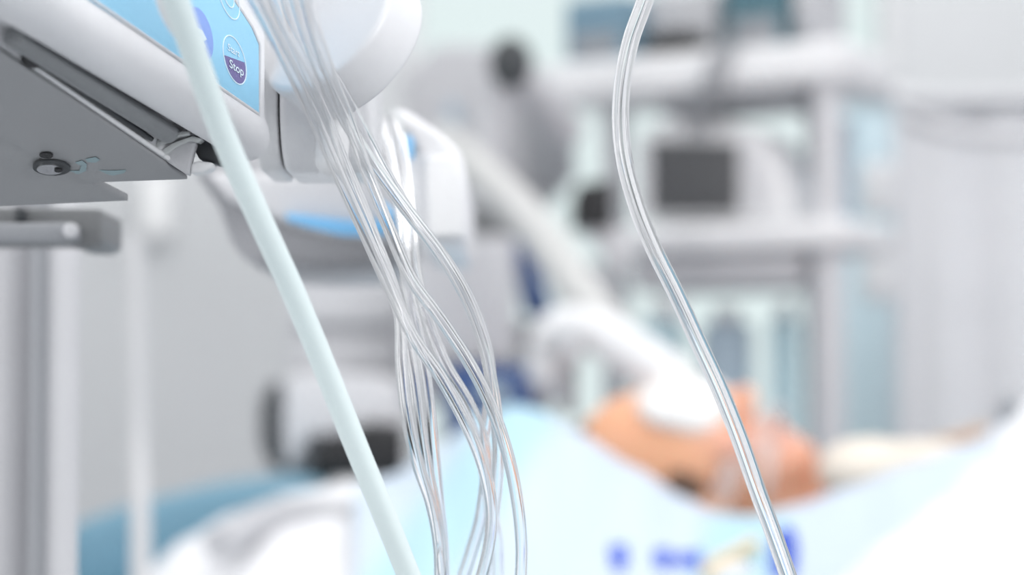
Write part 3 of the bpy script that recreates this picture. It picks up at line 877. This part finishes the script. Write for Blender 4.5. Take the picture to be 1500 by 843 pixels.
# grey slab added as the shade below the top shelf
link_bm('top_shelf_shade', cb(.14, Lc - .03, .0, .10, zt - .052, zt - .030, .003), M['grey'], cart)
# monitor on lower shelf
z0 = zl + .021
mon = thing('patient_monitor', 'pale grey patient monitor with a dark screen on the cart shelf', 'monitor', at(1040, 330, 2.86))
def mp(px, py, off=0.0):
    n = ey
    p0 = O + ey * (.02 + off)
    return on_plane(px, py, p0, n)
body = [(930, 322), (930, 214), (944, 190), (990, 176), (1060, 176), (1112, 190), (1140, 232), (1160, 290), (1164, 322)]
link_bm('housing', prism([mp(x, y) for x, y in body], ey * .10, .006), M['white'], mon)
link_bm('screen', prism([mp(x, y, -.004) for x, y in [(953, 205), (1081, 209), (1081, 313), (953, 313)]], ey * .006, .001), M['screen'], mon, label='dark grey screen')
link_bm('side_panel', prism([mp(x, y, -.003) for x, y in [(1090, 214), (1112, 216), (1124, 260), (1126, 308), (1090, 308)]], ey * .004, .001), M['pgrey'], mon)
# things on top shelf
def topbox(x0, x1, y0, y1, off, dep, m, name, lab, cat, bev=.006):
    a = on_plane(x0, y1, O + ey * off, ey); b = on_plane(x1, y0, O + ey * off, ey)
    w0 = (a - O).dot(ex); w1 = (b - O).dot(ex)
    o = link_bm(name, cb(w0, w1, off, off + dep, min(a.z, b.z) if y1 is not None else zt + .026, max(a.z, b.z), bev), m)
    return tag(o, lab, cat)
def onshelf(x0, x1, y0, off, dep, m, name, lab, cat, bev=.008, zs=None):
    a = on_plane(x0, 100, O + ey * off, ey); b = on_plane(x1, y0, O + ey * off, ey)
    w0 = (a - O).dot(ex); w1 = (b - O).dot(ex)
    t = thing(name, lab, cat, Vector((a.x, a.y, zt + .026)))
    link_bm('case', cb(w0, w1, off, off + dep, zt + .0265, b.z, bev), m, t)
    link_bm('front_panel', cb(w0 + (w1 - w0) * .15, w0 + (w1 - w0) * .85, off - .004, off + .002, zt + .034, zt + .034 + max(.006, (b.z - zt) * .25), .001), M['grey'], t)
    return t
onshelf(826, 920, -10, .01, .12, M['slate'], 'module_rack', 'slate blue module on the left end of the cart top shelf', 'module')
onshelf(1060, 1152, -60, .04, .12, M['teal'], 'pressure_module', 'dark teal module on the right half of the cart top shelf', 'module')
onshelf(1160, 1190, -40, .04, .12, M['lgrey'], 'power_box', 'slim grey box right of the dark teal module', 'box')
onshelf(945, 1050, -20, .06, .10, M['lgrey'], 'recorder', 'grey recorder between the slate and dark teal modules', 'recorder')
p = on_plane(988, 46, O + ey * .018, ey)
bm = ell(p, (.045, .022, .017), Matrix.Rotation(rz, 3, 'Z'))
bmesh.ops.translate(bm, vec=(0, 0, zt + .026 + .017 - p.z), verts=bm.verts)
tag(link_bm('mask_bag', bm, M['black']), 'black rounded pouch lying on the front of the cart top shelf', 'pouch')
# cables over the shelf edge
for k, (dx, lab) in enumerate(((0, 'dark grey cable over the shelf edge, left of the pair'), (22, 'dark grey cable over the shelf edge, right of the pair'))):
    P = [on_plane(1062 + dx, 60, O + ey * .03, ey), on_plane(1050 + dx, 72, O - ey * .022, ey), on_plane(1036 + dx, 110, O - ey * .026, ey), on_plane(1020 + dx, 160, O - ey * .02, ey), on_plane(1010 + dx, 200, O - ey * .0, ey)]
    tag(link_bm('cable', tube(P, .0045), M['grey']), lab, 'cable', 'cables hanging over the cart shelf')
# bottles / containers under the lower shelf
def container(x0, x1, y0, y1, off, m, lab, cap=True):
    a = on_plane((x0 + x1) / 2, y1, O + ey * off, ey); b = on_plane((x0 + x1) / 2, y0, O + ey * off, ey)
    r = abs(on_plane(x1, y1, O + ey * off, ey).x - on_plane(x0, y1, O + ey * off, ey).x) / 2 / 1.15
    t = thing('storage_bottle', lab, 'bottle', (a.x, a.y, .801), 'bottles under the lower cart shelf')
    ztop = b.z
    link_bm('body', cyl((a.x, a.y, .801), (a.x, a.y, ztop), r, bev=.012), m, t)
    link_bm('cap', cyl((a.x, a.y, ztop), (a.x, a.y, ztop + .02), r * .5, bev=.003), M['white'], t)
container(930, 1010, 468, 560, .08, M['cyan'], 'pale cyan bottle left under the lower cart shelf')
container(1020, 1110, 472, 570, .08, M['greyblue'], 'grey blue bottle in the middle under the lower cart shelf')
container(1122, 1180, 464, 590, .09, M['cyan'], 'tall pale cyan bottle right under the lower cart shelf')
# white bottle shapes put in for the bright spots at the window
for (x, y, lab) in ((1286, 275, 'upper white bottle shape put in for a bright spot before the pale blue blind'), (1288, 400, 'lower white bottle shape put in for a bright spot before the pale blue blind')):
    c = at(x, y, 3.3)
    t = thing('bright_spot_bottle', lab, 'bottle', c - Vector((0, 0, .045)), 'white shapes put in for bright spots before the blind')
    bm = cyl(c - Vector((0, 0, .042)), c + Vector((0, 0, .036)), .026, bev=.008)
    link_bm('body', bm, M['white'], t)
    link_bm('neck', cyl(c + Vector((0, 0, .036)), c + Vector((0, 0, .054)), .008), M['greyblue'], t)
    link_bm('hanger', tube([c + Vector((0, 0, .054)), c + Vector((.004, 0, .064)), c + Vector((0, 0, .078))], .0015, seg=8), M['steel'], t)
t = thing('drip_pole', 'thin grey drip pole behind the white bottle shapes', 'pole', (at(1318, 600, 3.33).x, 3.33, 0))
x = at(1318, 600, 3.33).x
link_bm('pole', cyl((x, 3.33, .03), (x, 3.33, zof(150, 3.33)), .006), M['pgrey'], t)
link_bm('foot', cyl((x, 3.33, 0), (x, 3.33, .03), .15, bev=.008), M['grey'], t)

# ------------------------------------------------------------------ light
w = bpy.data.worlds.new('world'); SC.world = w; w.use_nodes = True
bg = w.node_tree.nodes['Background']
bg.inputs['Color'].default_value = (.975, .988, 1, 1); bg.inputs['Strength'].default_value = 1.12
def area(name, loc, look, size, power, col=(1, 1, 1)):
    l = bpy.data.lights.new(name, 'AREA'); l.shape = 'RECTANGLE'; l.size = size[0]; l.size_y = size[1]
    l.energy = power; l.color = col
    o = bpy.data.objects.new(name, l); COL.objects.link(o)
    o.location = loc; o.rotation_euler = (Vector(look) - Vector(loc)).to_track_quat('-Z', 'Y').to_euler()
    return o
area('ceiling_panel_over_bed', (.7, 1.6, 2.85), (.5, 1.9, .9), (1.2, .6), 4)
area('ceiling_panel_over_pump', (.5, .2, 2.85), (0, .7, 1), (1.2, .4), 6)
area('fill_from_right', (1.6, -.9, 1.7), (0, .8, 1.1), (1.4, 1.4), 22, (1, 1, 1))  # added fill brightening the pump's upright faces, no window modelled here

area('fill_back_wall', (.8, 3.5, 2.85), (.6, 3.6, 0), (1.6, .5), 8)  # added fill to lift the back wall and curtain, no fixture behind it
area('fill_left_wall', (-.8, 3.0, 2.85), (-.8, 3.6, 0), (.6, .6), 3)  # added fill to lift the left part of the background wall
area('fill_from_left', (-1.5, .3, 1.3), (0, .7, 1.0), (.5, 1.6), 12)  # added fill giving the clear tubes bright left edges, no window on this side
vs = SC.view_settings
vs.view_transform = 'Standard'; vs.look = 'None'; vs.gamma = 1; vs.use_curve_mapping = False
vs.exposure = 0.15
SC.cycles.use_adaptive_sampling = False
SC.cycles.denoising_input_passes = 'RGB'
SC.cycles.max_bounces = 24; SC.cycles.transmission_bounces = 24; SC.cycles.transparent_max_bounces = 16
SC.cycles.diffuse_bounces = 4; SC.cycles.caustics_reflective = False
